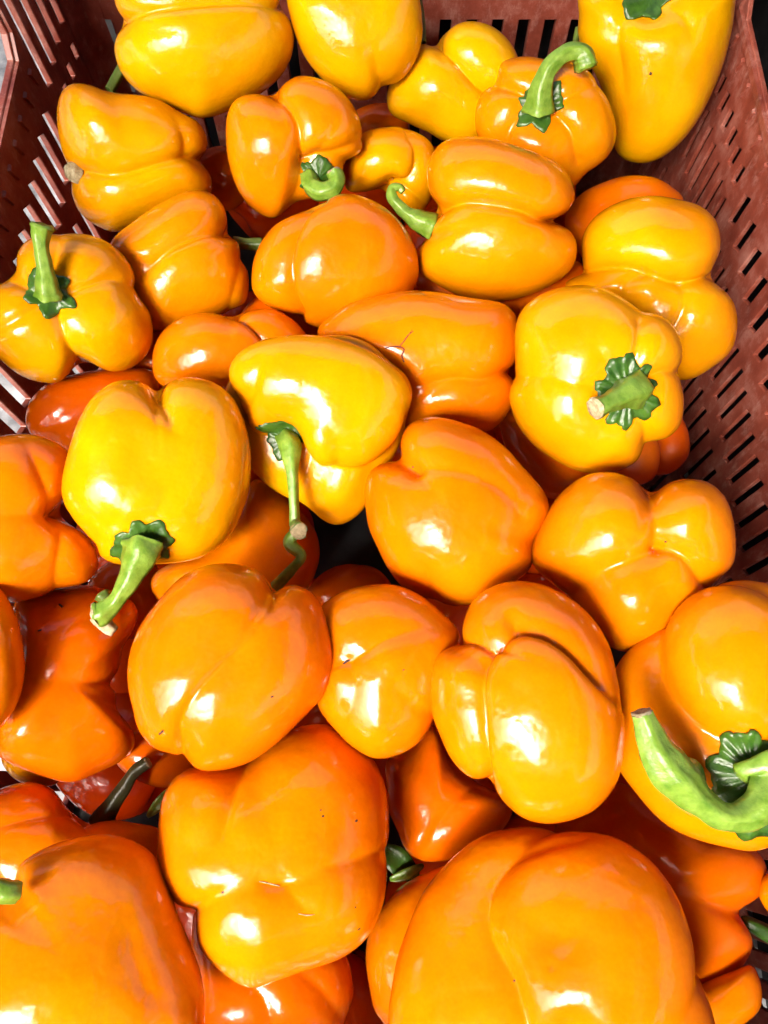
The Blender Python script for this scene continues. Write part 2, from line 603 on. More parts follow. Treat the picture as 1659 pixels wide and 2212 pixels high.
PEP = [
 # ---- deep ones in the gaps
 dict(label='dark red pepper deep in the gap left of the one with a dark curled stem', out=blob(470, 385, 75, 70), ly=1.6, col=DEEP_SHADE),
 dict(label='tiny dark red patch of a pepper below the lobed yellow one at the top centre', out=blob(815, 280, 70, 60), ly=1.8, col=DEEP_SHADE),
 dict(label='faint dark pepper at the bottom of the black gap in the middle of the pile', out=blob(760, 1280, 95, 60), ly=1.7, col=DEEP_SHADE),
 dict(label='dark red pepper sunk below the star calyx pepper beside the black gap', out=blob(1400, 950, 95, 80), ly=1.5, col=DEEP_SHADE),
 dict(label='red shaded pepper under the round smooth pepper left of the long cracked one', out=blob(640, 690, 120, 80), ly=1.3, col=DEEP_SHADE),
 dict(label='red shaded pepper wedged below the knobbly stem end left of centre', out=blob(275, 1290, 85, 90), ly=1.5, col=DEEP_SHADE),
 dict(label='dark red pepper under the tilted oval pepper beside the brown stem', out=blob(350, 1630, 100, 70), ly=1.4, col=DEEP_SHADE),
 dict(label='red pepper filling the corner below the left stemmed pepper', out=blob(370, 770, 95, 90), ly=1.4, col=DEEP_SHADE),
 dict(label='deep red shaded pepper between the two big peppers at bottom right', out=[(1190,1800),(1230,1740),(1330,1690),(1430,1740),(1520,1800),(1600,1815),(1650,1850),(1657,1900),(1640,1945),(1600,1960),(1590,1975),(1620,2010),(1622,2050),(1590,2100),(1535,2150),(1450,2160),(1330,2080),(1220,1950)], ly=0.9, col=RED, osm=8,
      cr=[([(1660,1960,.6),(1590,1960),(1500,1950),(1400,1900,.4)], 9, 40, 0, 8), ([(1240,1780,.5),(1400,1860),(1480,1960,.5)], 8, 40)], t=.6,
      stem=[dict(path=[(1600,1985,0,7),(1625,1998,4,14),(1665,2022,6,17)], z0=30, mat=M_CAL, cap=False)]),
 dict(label='small orange pepper lowest at the bottom right edge', out=[(1440,2160),(1520,2120),(1590,2095),(1625,2085),(1645,2130),(1640,2180),(1600,2220),(1540,2270),(1450,2250)], ly=1.1, col=ORA),
 dict(label='orange sliver of a pepper at the right picture edge above the small green stem', out=blob(1700, 1930, 60, 60), ly=1.0, col=MID),
 dict(label='dark red pepper shaded by the cream lit one below the curved stem at upper right', out=[(1220,490),(1245,430),(1290,395),(1350,378),(1410,382),(1450,405),(1475,440),(1440,520),(1370,570),(1270,570)], ly=1.2, col=RED, bp=[(1330,420,50,-5)]),
 dict(label='red shaded underside pepper showing below the two storey pepper', out=[(900,590),(950,570),(1100,560),(1240,560),(1260,600),(1220,650),(1160,690),(1080,690),(960,660),(905,625)], ly=1.2, col=DEEP_SHADE),
 dict(label='orange red pepper squeezed below the star calyx pepper', out=[(1075,930),(1100,880),(1180,860),(1300,900),(1400,930),(1425,985),(1400,1040),(1300,1060),(1190,1080),(1130,1040)], ly=1.0, col=RED, cr=[([(1080,930),(1140,960),(1200,1020)], 10, 30)]),
 dict(label='dull red pepper behind the cleft yellow one, close to the left crate wall', out=[(53,905),(65,865),(105,828),(180,802),(250,795),(330,800),(340,860),(250,960),(150,990),(110,960),(65,940)], ly=1.0, col=DEEP_SHADE, cr=[([(90,930,.5),(180,850),(260,830,.4)], 6, 30)]),
 dict(label='yellowish tip of a pepper peeping out at the left edge under the red lobed one', out=blob(75, 1640, 70, 60, 20), ly=1.1, col=YEL),
 dict(label='orange pepper partly hidden behind the hooked yellow one and its long thin stem', out=[(330,1280),(335,1235),(400,1200),(470,1150),(520,1090),(545,1035),(600,1055),(650,1105),(683,1155),(688,1205),(670,1260),(640,1300),(560,1330),(400,1330)], ly=.8, col=ORA, cr=[([(420,1330),(520,1250),(640,1130,.3)], 5, 40)]),
 dict(label='red pepper with a pointed lower tip in the gap between the two bottom centre peppers', out=[(835,1640),(890,1605),(940,1565),(975,1640),(1060,1700),(1110,1740),(1080,1800),(1000,1850),(930,1865),(890,1858),(860,1800),(838,1750),(832,1690)], ly=1.0, col=RED,
      cr=[([(900,1860),(950,1780),(1000,1720),(1040,1690)], 14, 26), ([(840,1700,.7),(860,1770),(880,1850)], 6, 18)], bp=[(895,1820,30,10)]),
 dict(label='orange pepper beneath the large scarred one at the bottom left of centre', out=[(415,2010),(440,1960),(640,1990),(740,2050),(762,2120),(756,2180),(720,2240),(560,2280),(440,2240),(420,2120)], ly=1.0, col=RED,
      cr=[([(480,2100,.6),(560,2150),(590,2230)], 16, 26), ([(640,2090,.4),(700,2140),(740,2200)], 12, 24)]),
 dict(label='narrow lit pepper left of the biggest pepper, near the small leaf', out=[(1010,1850),(940,1868),(870,1910),(825,1965),(800,2010),(788,2070),(795,2130),(815,2200),(880,2260),(1000,2250),(1080,2060),(1060,1900)], ly=.8, col=ORA,
      cr=[([(990,1850),(900,1930),(850,2040),(840,2200)], 10, 30)]),
 dict(label='orange pepper with a dark bent stem behind the bottom left pepper', out=[(-50,1740),(0,1705),(60,1688),(110,1700),(150,1740),(195,1768),(240,1768),(300,1780),(345,1790),(350,1850),(310,1910),(180,1960),(0,1960),(-70,1900),(-80,1820)], ly=.7, col=ORA,
      cr=[([(200,1765,1),(205,1800),(260,1860,.6)], 16, 22), ([(-60,1800,.5),(60,1765),(160,1752),(200,1766)], 14, 24)],
      stem=[dict(path=[(215,1780,0,26),(240,1742,6,19),(268,1702,8,15),(292,1667,8,13),(320,1647,6,13)], z0=-45, mat=M_STEMB)]),
 dict(label='red two lobed pepper under the knobbly stem end at the left', out=[(30,1310),(70,1280),(130,1268),(200,1265),(265,1280),(300,1315),(288,1370),(268,1392),(262,1440),(250,1478),(262,1500),(262,1545),(282,1565),(296,1600),(270,1640),(200,1672),(150,1685),(80,1665),(20,1640),(-5,1615),(0,1540),(20,1450)], ly=.6, col=RED,
      cr=[([(255,1480),(200,1476),(130,1470),(50,1480,.7)], 14, 40, 0, 8), ([(255,1530,1),(220,1580,.5),(200,1640,.2)], 8, 30, 0, 8), ([(210,1330,.4),(150,1350),(100,1420,.6)], 8, 26)],
      bp=[(175,1380,60,8),(60,1590,60,12)], marks=[([(85,1362),], 5, 'k'), ([(128,1305,1),(136,1312,1)], 2.5, 'k')]),
 # ---- upper rows
 dict(label='yellow two lobed pepper at top centre in front of the slotted end wall', out=[(833,215),(842,170),(868,128),(905,96),(936,90),(950,70),(985,46),(1020,40),(1062,52),(1098,82),(1120,122),(1125,170),(1090,230),(1050,290),(1010,312),(960,305),(925,285),(880,265),(845,248)], ly=.25, col=LEM, p=2.3,
      cr=[([(938,82,1.1),(975,118),(1012,160),(1045,195),(1080,225)], 34, 22, 10)], bp=[(935,200,60,8)]),
 dict(label='tall yellow pepper in the top right corner against the right crate wall', out=[(1247,-20),(1247,30),(1246,75),(1262,120),(1290,175),(1312,235),(1322,290),(1332,330),(1362,350),(1402,352),(1440,335),(1482,298),(1520,242),(1550,172),(1572,90),(1583,20),(1578,-30),(1500,-60),(1400,-50),(1300,-50)], ly=.1, col=LEM, p=2.3,
      cr=[([(1372,14,.6),(1338,30),(1325,75),(1330,130),(1345,200,.4)], 22, 22), ([(1460,10,.7),(1490,40),(1500,90,.3)], 14, 26)], bp=[(1400,-5,60,-26),(1420,90,60,6)],
      cal=(1402,2,52), stem=[dict(path=[(1248,60,0,5),(1244,85,0,6),(1240,108,0,5)], z0=-30, mat=M_STEMD, cap=False)], marks=[([(1403,158,1),(1408,160,1)], 3, 'k')]),
 dict(label='yellow pepper with long smooth highlights at the top edge left of centre', out=[(620,-20),(628,40),(645,88),(672,138),(712,182),(752,208),(790,214),(812,204),(826,190),(866,172),(897,132),(911,82),(910,30),(898,-20),(850,-60),(760,-80),(670,-60)], ly=-.1, col=LEM, p=2.4,
      cr=[([(826,198,1),(815,150,.8),(800,90,.4),(790,40,.2)], 9, 26), ([(660,20,.4),(690,90,.4),(720,150,.3)], -6, 18)], bp=[(765,100,60,4)],
      stem=[dict(path=[(902,-10,0,7),(910,40,0,8),(914,92,0,7)], z0=-70, mat=M_STEMD, cap=False)]),
 dict(label='small yellow pepper hooked over the curled green stem tip', out=[(745,385),(748,340),(770,302),(812,280),(862,274),(908,287),(936,312),(948,352),(943,400),(925,460),(890,470),(850,440),(822,416),(790,416),(755,412)], ly=.5, col=YEL, p=2.2,
      cr=[([(850,400,1),(882,392),(900,360),(898,320,.5),(880,290,.2)], 22, 20, -8), ([(935,460,.3),(900,430),(850,405),(810,408,.6)], 24, 18)], bp=[(810,345,50,10),(850,415,25,-18)]),
 dict(label='squat pepper at upper right with ribbed shoulders and a thick arched stem', out=[(1028,245),(1040,200),(1070,165),(1085,135),(1125,124),(1172,124),(1232,130),(1275,152),(1302,190),(1320,232),(1330,280),(1322,322),(1300,352),(1265,380),(1235,410),(1190,430),(1120,410),(1060,340),(1032,290)], ly=.1, col=MID, p=2.5,
      cr=[([(1118,190,1),(1090,182),(1060,180,.7)], 24, 16), ([(1120,240,1),(1096,275),(1084,330,.6)], 20, 16), ([(1215,208,1),(1260,192),(1300,180,.4)], 16, 20), ([(1212,250,1),(1240,290),(1255,350,.8)], 20, 18), ([(1190,180,.8),(1195,150,.8),(1190,120,.5)], 16, 18), ([(1165,262,.7),(1170,300,.2)], 8, 12)],
      bp=[(1166,224,56,-22),(1165,310,40,6)], cal=(1166,222,50),
      stem=[dict(path=[(1164,238,4,32),(1166,220,16,27),(1172,180,40,20),(1190,143,58,17),(1218,118,66,16),(1246,112,66,17),(1262,125,62,20),(1268,146,56,21)], capmat=M_STEM)]),
 dict(label='orange pepper at upper left centre with a dark curled stem', out=[(490,312),(493,255),(510,217),(545,202),(585,196),(605,178),(648,162),(700,174),(742,202),(772,242),(790,292),(785,330),(752,352),(742,390),(705,430),(640,440),(595,470),(548,450),(515,412),(495,362)], ly=.35, col=MID, p=2.3,
      cr=[([(595,190,.9),(632,225),(650,270),(655,310),(662,350,1)], 30, 22, -8), ([(668,362,1),(700,338),(750,322),(790,300,.6)], 22, 20), ([(730,230,.3),(715,290,.5),(690,350,1)], 8, 20), ([(660,380,1),(640,420,.6),(610,460,.4)], 10, 18)],
      bp=[(570,310,60,8),(688,380,44,-20)], cal=(688,384,42), 
      stem=[dict(path=[(668,380,4,18),(672,400,14,18),(692,412,22,18),(716,408,26,17),(728,390,28,16),(722,372,28,16)])]),
 dict(label='pepper lying on its side against the left crate wall with a dry stub of stem', out=[(124,290),(122,240),(132,198),(158,179),(195,184),(240,200),(300,204),(345,215),(385,238),(430,262),(452,295),(457,330),(443,345),(452,362),(459,395),(450,425),(400,450),(330,480),(255,500),(215,488),(175,458),(155,418),(150,385),(134,350)], ly=.05, col=YEL, p=2.3,
      cr=[([(150,372,.8),(200,388),(270,385),(350,362),(415,345),(455,345,1)], 24, 26, 12), ([(375,248,.2),(405,290),(418,330),(440,360,.8)], 14, 20), ([(300,205,.3),(340,222,.3)], 3, 20)],
      bp=[(210,250,60,8),(190,400,40,-4)],
      stem=[dict(path=[(172,378,0,20),(156,371,10,19),(146,370,16,14)], z0=60, mat=M_CUT), ]),
 dict(label='big yellow pepper lying across at the top left with one long pale highlight', out=[(243,-10),(246,30),(252,52),(247,80),(247,110),(262,155),(300,197),(350,222),(395,243),(440,258),(500,240),(560,207),(605,170),(630,125),(637,75),(630,40),(622,15),(612,-20),(560,-60),(400,-80),(270,-50)], ly=-.05, col=LEM, p=2.3,
      cr=[([(246,52,1.1),(275,35),(320,20),(400,10),(480,4),(560,4),(625,14,1.1)], 26, 26, 10)], bp=[(420,110,110,8)],
      stem=[dict(path=[(275,120,0,11),(258,155,0,11),(236,195,0,11)], z0=-80, mat=M_STEMD, cap=False)]),
 dict(label='broad pepper at right with a raised upper bulge behind the star calyx pepper', out=[(1250,560),(1258,510),(1285,470),(1332,443),(1390,432),(1450,437),(1510,450),(1545,480),(1557,530),(1550,575),(1562,615),(1583,650),(1589,700),(1577,752),(1540,787),(1480,818),(1400,800),(1300,700),(1215,622),(1232,592)], ly=.3, col=YEL, p=2.4,
      cr=[([(1240,580,1),(1300,568),(1360,570),(1420,592),(1480,605),(1555,590,1)], 34, 26, -14), ([(1385,585,1),(1352,605),(1322,640,.6)], 12, 14), ([(1470,605,1),(1488,640),(1470,690),(1440,730,.4)], 14, 18)],
      bp=[(1410,505,80,10),(1400,620,30,8),(1520,680,60,6)]),
 dict(label='two storey orange pepper in the upper middle with a curled stem on its left', out=[(925,412),(926,362),(944,325),(975,304),(1030,299),(1090,307),(1150,325),(1200,350),(1230,383),(1241,425),(1228,462),(1207,478),(1235,490),(1250,522),(1246,562),(1226,592),(1180,620),(1120,640),(1060,646),(1000,636),(948,614),(908,590),(899,558),(905,530),(920,512),(916,488),(926,462),(934,440)], ly=-.15, col=MID, p=2.5, osm=3,
      cr=[([(922,460,.9),(960,436),(1010,428),(1070,434),(1130,448),(1175,466),(1215,478,1.1)], 36, 24, -12), ([(905,520,.7),(950,505,.2)], 8, 20)], bp=[(1080,370,80,5),(1060,540,100,8)],
      stem=[dict(path=[(935,492,0,26),(905,478,6,22),(882,464,10,15),(862,446,12,12),(847,425,14,11),(848,408,16,9),(862,405,16,8),(870,414,14,7)], z0=30, capmat=M_STEM)]),
 dict(label='dull orange two lobed pepper between the left stemmed one and the round smooth one', out=[(243,525),(290,478),(350,436),(410,412),(455,418),(485,445),(500,480),(501,500),(518,520),(524,560),(538,590),(538,640),(520,665),(450,692),(380,708),(335,715),(300,690),(270,620),(255,570)], ly=.15, col=MID, p=2.3,
      cr=[([(298,612,.2),(330,570),(365,540),(410,518),(455,503),(505,500,1.3)], 22, 22, 8, 4), ([(524,560,.8),(515,610,.8),(500,670,.6)], 10, 16)], bp=[(430,460,50,4),(430,580,70,6)],
      stem=[dict(path=[(505,520,0,10),(535,526,4,12),(566,526,4,12)], z0=-50, mat=M_STEMD, cap=False)]),
 dict(label='smooth round orange pepper in the upper middle with one curved fold on its left', out=[(540,600),(548,548),(577,495),(618,460),(655,440),(700,428),(740,420),(785,425),(830,445),(870,482),(897,530),(906,590),(888,640),(850,678),(780,700),(700,705),(630,690),(575,665),(545,635)], ly=0, col=ORA, p=2.3,
      cr=[([(700,426,.9),(662,455),(637,500),(625,545),(623,590),(632,640),(650,680,1)], 26, 24, -20)], bp=[(755,550,110,6)]),
 dict(label='flattened orange pepper left of the hooked yellow one, with a small side lobe', out=[(332,795),(338,742),(368,702),(418,680),(470,678),(505,678),(530,666),(565,663),(605,672),(642,697),(668,735),(650,770),(600,800),(550,860),(490,880),(400,850),(350,830)], ly=.3, col=ORA, p=2.3,
      cr=[([(500,672,1),(535,690),(565,716),(580,745),(582,790,.6)], 28, 20, 14)], bp=[(450,740,70,6)]),
 dict(label='long orange pepper with a brown crack in its skin in the middle of the pile', out=[(684,722),(705,692),(755,658),(830,638),(920,637),(1010,645),(1080,655),(1110,680),(1119,732),(1115,790),(1108,808),(1114,830),(1096,890),(1060,926),(1000,936),(900,940),(850,900),(800,820),(730,770)], ly=.1, col=ORA, p=2.4,
      cr=[([(870,850,.2),(930,836,.8),(990,826),(1050,828),(1112,808,1.2)], 26, 24, 6), ([(900,880,.6),(940,850),(1000,830,.4)], 12, 20)], bp=[(1050,740,60,6),(900,700,120,4)],
      marks=[([(832,752,1),(846,749,1),(862,749,1.2),(873,755,1.2),(868,768,1),(873,782,1.2)], 1.3, 's'), ([(862,749,1),(872,738,1),(880,726,1),(893,715,.7)], 1.2, 's'), ([(874,736,1),(884,722,1),(890,712,.6)], .8, 's')]),
 dict(label='lumpy pepper by the left edge with an upright green stem', out=[(-25,625),(0,600),(28,580),(36,545),(60,515),(108,500),(170,503),(225,520),(265,550),(290,592),(298,640),(322,680),(329,732),(312,770),(280,795),(240,803),(195,790),(165,800),(130,826),(90,824),(40,805),(0,775),(-35,740),(-45,680)], ly=-.1, col=YEL, p=2.5, osm=3,
      cr=[([(62,625,1),(30,608),(-5,600,.8)], 20, 18), ([(75,655,1),(40,685),(-10,715,.7)], 14, 20), ([(118,668,1),(130,710),(150,760),(178,800,1)], 24, 20), ([(155,625,1),(200,612),(250,600),(298,620,.7)], 22, 20), ([(110,575,.7),(115,540),(130,505,.4)], 14, 18), ([(160,600,.5),(210,560,.3)], 8, 16)],
      bp=[(105,625,60,-20),(135,560,35,-8),(230,700,60,6)], cal=(107,626,52),
      stem=[dict(path=[(108,640,4,26),(104,620,18,21),(98,580,42,15),(90,540,60,13),(88,508,70,16),(90,488,76,21)], capmat=M_STEM)]),
 dict(label='hooked bright yellow pepper with a long thin kinked stem hanging from its hollow', c=(690,880), out=[(484,862),(498,812),(540,776),(592,760),(650,740),(700,727),(750,727),(800,745),(840,780),(875,810),(888,850),(872,900),(864,945),(850,990),(810,1060),(775,1108),(735,1132),(700,1125),(662,1095),(618,1078),(570,1045),(532,1000),(512,940),(488,905)], ly=-.2, col=YEL, p=2.3, t=.36, cm=1,
      lobes=[(690,835,188,100,10,60,80,10),(742,880,128,118,35,75,72,12),(572,862,56,74,0,50,55,8),(693,940,44,66,-12,88,52,12),(742,1012,54,98,22,26,46,16)],
      cr=[([(520,905,1),(530,860),(545,815),(560,780,.6)], 12, 14), ([(640,1085,.6),(660,1030,1),(672,985,.7)], 8, 14)], bp=[(622,950,44,-18)],
      cal=(618,948,46), calcol='d',
      stem=[dict(path=[(616,942,0,20),(626,965,18,23),(630,1010,30,14),(634,1070,34,10),(636,1135,30,11)], mat=M_STEM, cap=False),
            dict(path=[(634,1128,0,9),(645,1145,10,17),(645,1147,16,17)], z0=98, capmat=M_KNOT, mat=M_STEMD),
            dict(path=[(638,1148,4,9),(626,1175,0,13),(650,1200,2,10),(630,1230,0,10),(594,1268,-14,12)], z0=100, mat=M_STEM, cap=False)]),
 dict(label='yellow pepper facing up with a star shaped green calyx at right of centre', out=[(1114,772),(1117,712),(1134,670),(1175,640),(1230,623),(1290,621),(1340,640),(1385,668),(1425,680),(1457,706),(1476,742),(1480,790),(1476,830),(1478,870),(1470,915),(1445,945),(1405,965),(1370,1000),(1320,1018),(1270,1020),(1220,1006),(1170,975),(1130,932),(1106,888),(1098,850),(1108,805)], ly=-.2, col=YEL, p=2.6, osm=3,
      cr=[([(1335,800,.8),(1300,770,.6),(1290,730,.3),(1300,650,.1)], 12, 22), ([(1375,790,1),(1385,750),(1388,690,1)], 20, 18), ([(1420,815,1),(1450,800),(1480,800,1)], 22, 18), ([(1395,905,1),(1405,940),(1400,968,1)], 20, 18), ([(1285,835,.7),(1230,825,.5),(1170,815,.5),(1105,812,.9)], 12, 24), ([(1320,910,.6),(1290,950,.4),(1270,1010,.1)], 8, 22)],
      bp=[(1356,848,80,-26),(1230,740,80,4),(1220,920,60,6)], cal=(1356,850,70), teeth=10,
      stem=[dict(path=[(1372,842,6,36),(1362,846,26,32),(1336,858,50,22),(1308,872,68,18),(1286,882,76,21)])]),
 dict(label='pale yellow cleft pepper with its thick stem pointing down to a knobbly dry end', out=[(139,1040),(148,982),(163,922),(193,866),(235,830),(280,818),(315,820),(338,836),(365,816),(410,814),(460,828),(500,862),(525,918),(538,980),(536,1050),(520,1102),(490,1156),(440,1196),(390,1212),(330,1220),(262,1218),(222,1200),(210,1175),(185,1150),(155,1112),(141,1075)], ly=-.3, col=YEL, p=2.8, t=.8, osm=3,
      cr=[([(338,828,1.4),(352,850,1.2),(366,880,.9),(374,915,.4)], 30, 24), ([(330,1165,.8),(338,1120,.5),(362,1060,.2)], 10, 22), ([(250,1140,.8),(200,1130,.3)], 6, 22), ([(150,1110,.6),(200,1160,.8),(260,1190,.8)], 8, 16)],
      bp=[(290,975,55,-6),(310,1180,60,-12)], cal=(308,1165,66), teeth=7, caltilt=(0,-.9,-.35),
      stem=[dict(path=[(312,1176,8,38),(306,1196,18,34),(290,1232,28,25),(268,1272,34,18),(246,1302,36,16),(222,1322,36,22),(208,1326,36,22)]),
            dict(path=[(232,1300,0,10),(222,1285,-2,16),(218,1280,-2,12)], z0=72, mat=M_STEMD, cap=False),
            dict(path=[(215,1328,0,20),(228,1350,0,15),(246,1364,-2,12)], z0=70, mat=M_CUT)]),
 dict(label='orange pepper cut by the left edge beside the pale cleft pepper', out=[(-70,1010),(-25,955),(20,936),(70,935),(120,955),(148,985),(152,1040),(140,1110),(195,1165),(214,1215),(190,1255),(130,1270),(80,1286),(20,1300),(-40,1285),(-90,1210),(-100,1090)], ly=0, col=ORA, p=2.4,
      cr=[([(130,1108,1),(108,1060),(88,1010),(60,960,.3)], 22, 22), ([(128,1112,1),(70,1108,.8),(-20,1116,.5)], 14, 26), ([(130,1120,1),(140,1160),(130,1215),(120,1270,.6)], 14, 18)], bp=[(128,1110,30,-10)]),
 dict(label='large round orange pepper right of centre with a small blossom scar near its top left', out=[(794,1105),(790,1055),(803,1015),(838,992),(864,984),(868,950),(893,917),(940,907),(990,914),(1042,930),(1090,962),(1132,1010),(1166,1050),(1186,1092),(1176,1132),(1152,1172),(1145,1220),(1102,1260),(1060,1290),(1002,1306),(940,1300),(880,1272),(842,1232),(816,1182),(800,1142)], ly=-.05, col=ORA, p=2.35, osm=3,
      cr=[([(893,1010,1),(930,1010),(985,1016,.8),(1045,1032,.8),(1095,1062,.8),(1128,1105,.6),(1135,1150,.2)], 14, 28, 3, 6), ([(893,1008,1),(868,1000),(845,992,1)], 14, 18), ([(915,1215,.4),(925,1260),(940,1305,1)], 12, 22), ([(1128,1105,.5),(1150,1040,.4)], 8, 20)], bp=[(893,1010,16,-9),(960,1090,90,8),(960,960,50,6)], marks=[([(893,1008)], 4, 'k')]),
 dict(label='wide three lobed pepper at the right below the star calyx pepper', out=[(1149,1190),(1163,1150),(1190,1102),(1222,1060),(1270,1026),(1320,1019),(1372,1030),(1408,1052),(1450,1039),(1500,1039),(1542,1055),(1571,1090),(1588,1150),(1586,1212),(1562,1250),(1548,1275),(1530,1305),(1492,1335),(1450,1372),(1400,1402),(1340,1405),(1280,1372),(1230,1312),(1182,1255),(1155,1225)], ly=0, col=GOL, p=2.2, osm=3,
      cr=[([(1408,1045,1),(1418,1085),(1430,1130),(1438,1172,.9)], 34, 34, 0, 9), ([(1438,1172,1),(1480,1186),(1512,1215),(1540,1270,1)], 30, 24, -6, 6), ([(1435,1174,.6),(1400,1200,1),(1350,1216),(1290,1240),(1230,1290,.8)], 36, 38, 0, 12)],
      bp=[(1438,1172,20,-10),(1290,1130,80,12),(1380,1310,60,14),(1510,1110,50,12)], marks=[([(1438,1170)], 4, 'k')]),
 dict(label='large orange pepper at the bottom left of centre with scars and specks', out=[(340,1840),(345,1782),(360,1722),(390,1682),(425,1665),(490,1655),(540,1640),(600,1598),(650,1576),(702,1573),(752,1594),(796,1640),(826,1700),(836,1780),(836,1860),(828,1940),(802,2000),(768,2036),(728,2062),(660,2090),(600,2112),(548,2127),(508,2110),(468,2076),(438,2040),(428,2000),(418,1966),(385,1952),(354,1912),(342,1880)], ly=0, col=GOL, p=2.5, osm=3,
      cr=[([(535,1640,.3),(510,1690,.8),(492,1740),(478,1790,.7),(464,1830,.2)], 20, 18), ([(420,1968,1),(455,1945,.5),(500,1932,.3),(560,1912,.3)], 16, 24), ([(620,1908,.3),(650,1905,.5),(700,1880,.6),(760,1862,.7),(838,1838,.8)], 15, 22), ([(560,1905,.6),(590,1915),(625,1912,.6)], 9, 12), ([(610,1915,.5),(650,1955,.7),(690,1976,.3)], 8, 14)],
      bp=[(600,1908,55,-10),(560,2020,90,7),(650,1700,90,6),(400,1780,50,6),(740,1970,60,4)],
      marks=[([(698,1763)],4,'k'), ([(770,1773)],5,'k'), ([(481,1927)],5,'k'), ([(777,2008)],5,'k'), ([(768,1960)],3,'k'), ([(693,1750)],3,'k'), ([(560,1904,.4),(580,1908,1),(604,1914,.5)],1.6,'y'), ([(645,1974,.4),(665,1977,1),(680,1975,.4)],1.2,'y')]),
 dict(label='knobbly orange pepper with a diagonal blossom scar, in the centre low row', out=[(680,1370),(696,1312),(755,1272),(840,1259),(900,1280),(950,1318),(990,1358),(992,1400),(965,1500),(935,1560),(902,1600),(860,1625),(810,1636),(765,1618),(735,1596),(708,1565),(685,1525),(670,1460)], ly=.3, col=ORA, p=2.3,
      cr=[([(748,1432,.8),(790,1412),(820,1390,.8),(870,1370,.6),(950,1352,.2)], 16, 26, 6, 7), ([(748,1432,.8),(762,1470,.8),(758,1520,.6),(735,1570,.5)], 14, 22, 0, 6), ([(830,1450,.2),(870,1500,.8),(900,1530,.8),(935,1545,1)], 8, 24, 0, 6)], bp=[(840,1440,50,8),(820,1580,45,10)], marks=[([(741,1434,.5),(750,1428,1),(757,1425,.4)],3,'k'), ([(872,1447)],3,'k')]),
 dict(label='tilted oval pepper left of centre with one soft diagonal fold and a black speck', out=[(283,1480),(285,1420),(305,1350),(345,1292),(395,1246),(450,1225),(510,1225),(558,1240),(590,1272),(612,1262),(642,1262),(680,1285),(705,1330),(719,1390),(716,1440),(692,1500),(650,1552),(600,1602),(540,1642),(480,1660),(432,1663),(402,1648),(372,1630),(330,1610),(302,1572),(292,1530)], ly=-.3, col=ORA, p=2.25, osm=3,
      cr=[([(596,1262,1.4),(590,1300,1),(570,1335,.5),(530,1385,.5),(480,1430,.6),(430,1480,.8),(395,1530,.9),(376,1575,1),(385,1640,1)], 16, 24, 10)], bp=[(480,1330,90,4)],
      marks=[([(588,1505)],4.5,'k'), ([(343,1587,1),(353,1578,1)],2.2,'k')]),
 dict(label='orange pepper lower right of centre with three folded lobes and a dimple', out=[(934,1500),(936,1452),(952,1415),(985,1388),(998,1348),(1020,1302),(1060,1270),(1110,1256),(1170,1264),(1230,1294),(1280,1340),(1318,1400),(1338,1470),(1345,1540),(1345,1610),(1330,1690),(1290,1745),(1240,1770),(1180,1779),(1130,1766),(1092,1736),(1060,1708),(1010,1690),(970,1642),(946,1582),(934,1540)], ly=-.2, col=ORA, p=2.35, osm=3,
      cr=[([(1056,1712,1),(1046,1640),(1041,1560),(1041,1490),(1050,1435),(1072,1392),(1115,1362),(1170,1368),(1225,1402),(1280,1460),(1320,1510,.3)], 30, 22, 26), ([(985,1384,.9),(1020,1382),(1060,1398,1)], 26, 18, 14)], bp=[(1108,1330,22,-18),(1150,1450,80,6),(990,1460,40,6)]),
 dict(label='big pepper at the right edge with a thick curving green stem under its bulge', out=[(1308,1565),(1310,1500),(1333,1440),(1370,1390),(1420,1356),(1462,1347),(1500,1300),(1560,1262),(1630,1256),(1700,1285),(1765,1400),(1790,1550),(1770,1700),(1710,1800),(1640,1843),(1570,1835),(1490,1808),(1430,1770),(1370,1700),(1328,1640)], ly=-.2, col=MID, p=2.4, t=.52,
      lobes=[(1585,1440,146,172,0,60,135,10)],
      cr=[([(1340,1600,.3),(1400,1640,.5),(1500,1660,.8)], 4, 20)], bp=[(1610,1680,70,-12)],
      cal=(1632,1668,98), teeth=9, caltilt=(0.0,-.6,.0),
      stem=[dict(path=[(1645,1650,0,62),(1668,1695,30,46),(1640,1740,48,34),(1595,1764,56,26),(1548,1756,60,25),(1508,1726,62,28),(1465,1684,64,38),(1426,1640,64,37),(1402,1588,60,27),(1386,1540,58,20)]),
            dict(path=[(1455,1685,0,26),(1485,1662,6,24),(1508,1690,6,17)], z0=140, mat=M_STEM)]),
 dict(label='orange pepper cut by the left edge in the middle height, only its right side showing', out=[(-120,1400),(-80,1300),(-25,1262),(0,1270),(30,1320),(48,1385),(52,1450),(40,1512),(12,1560),(-30,1590),(-90,1560)], ly=-.1, col=ORA),
 dict(label='smooth orange pepper filling the bottom left corner', out=[(-70,2010),(-20,1950),(22,1905),(35,1870),(60,1848),(105,1825),(170,1808),(232,1803),(290,1820),(335,1855),(362,1912),(386,1980),(410,2040),(430,2105),(436,2180),(420,2260),(300,2320),(60,2330),(-90,2240)], ly=-.2, col=GOL, p=2.2, t=.66,
      cr=[([(250,1900,.1),(280,2000,.7),(310,2090),(350,2180),(370,2260)], 10, 40, -4, 14), ([(25,1895,.9),(80,1880),(130,1868,.3)], 12, 22, 0, 6)], bp=[(190,1860,60,6),(110,2100,110,6)],
      stem=[dict(path=[(40,1925,0,20),(15,1925,14,22),(-20,1918,20,22)], z0=80, cap=False)]),
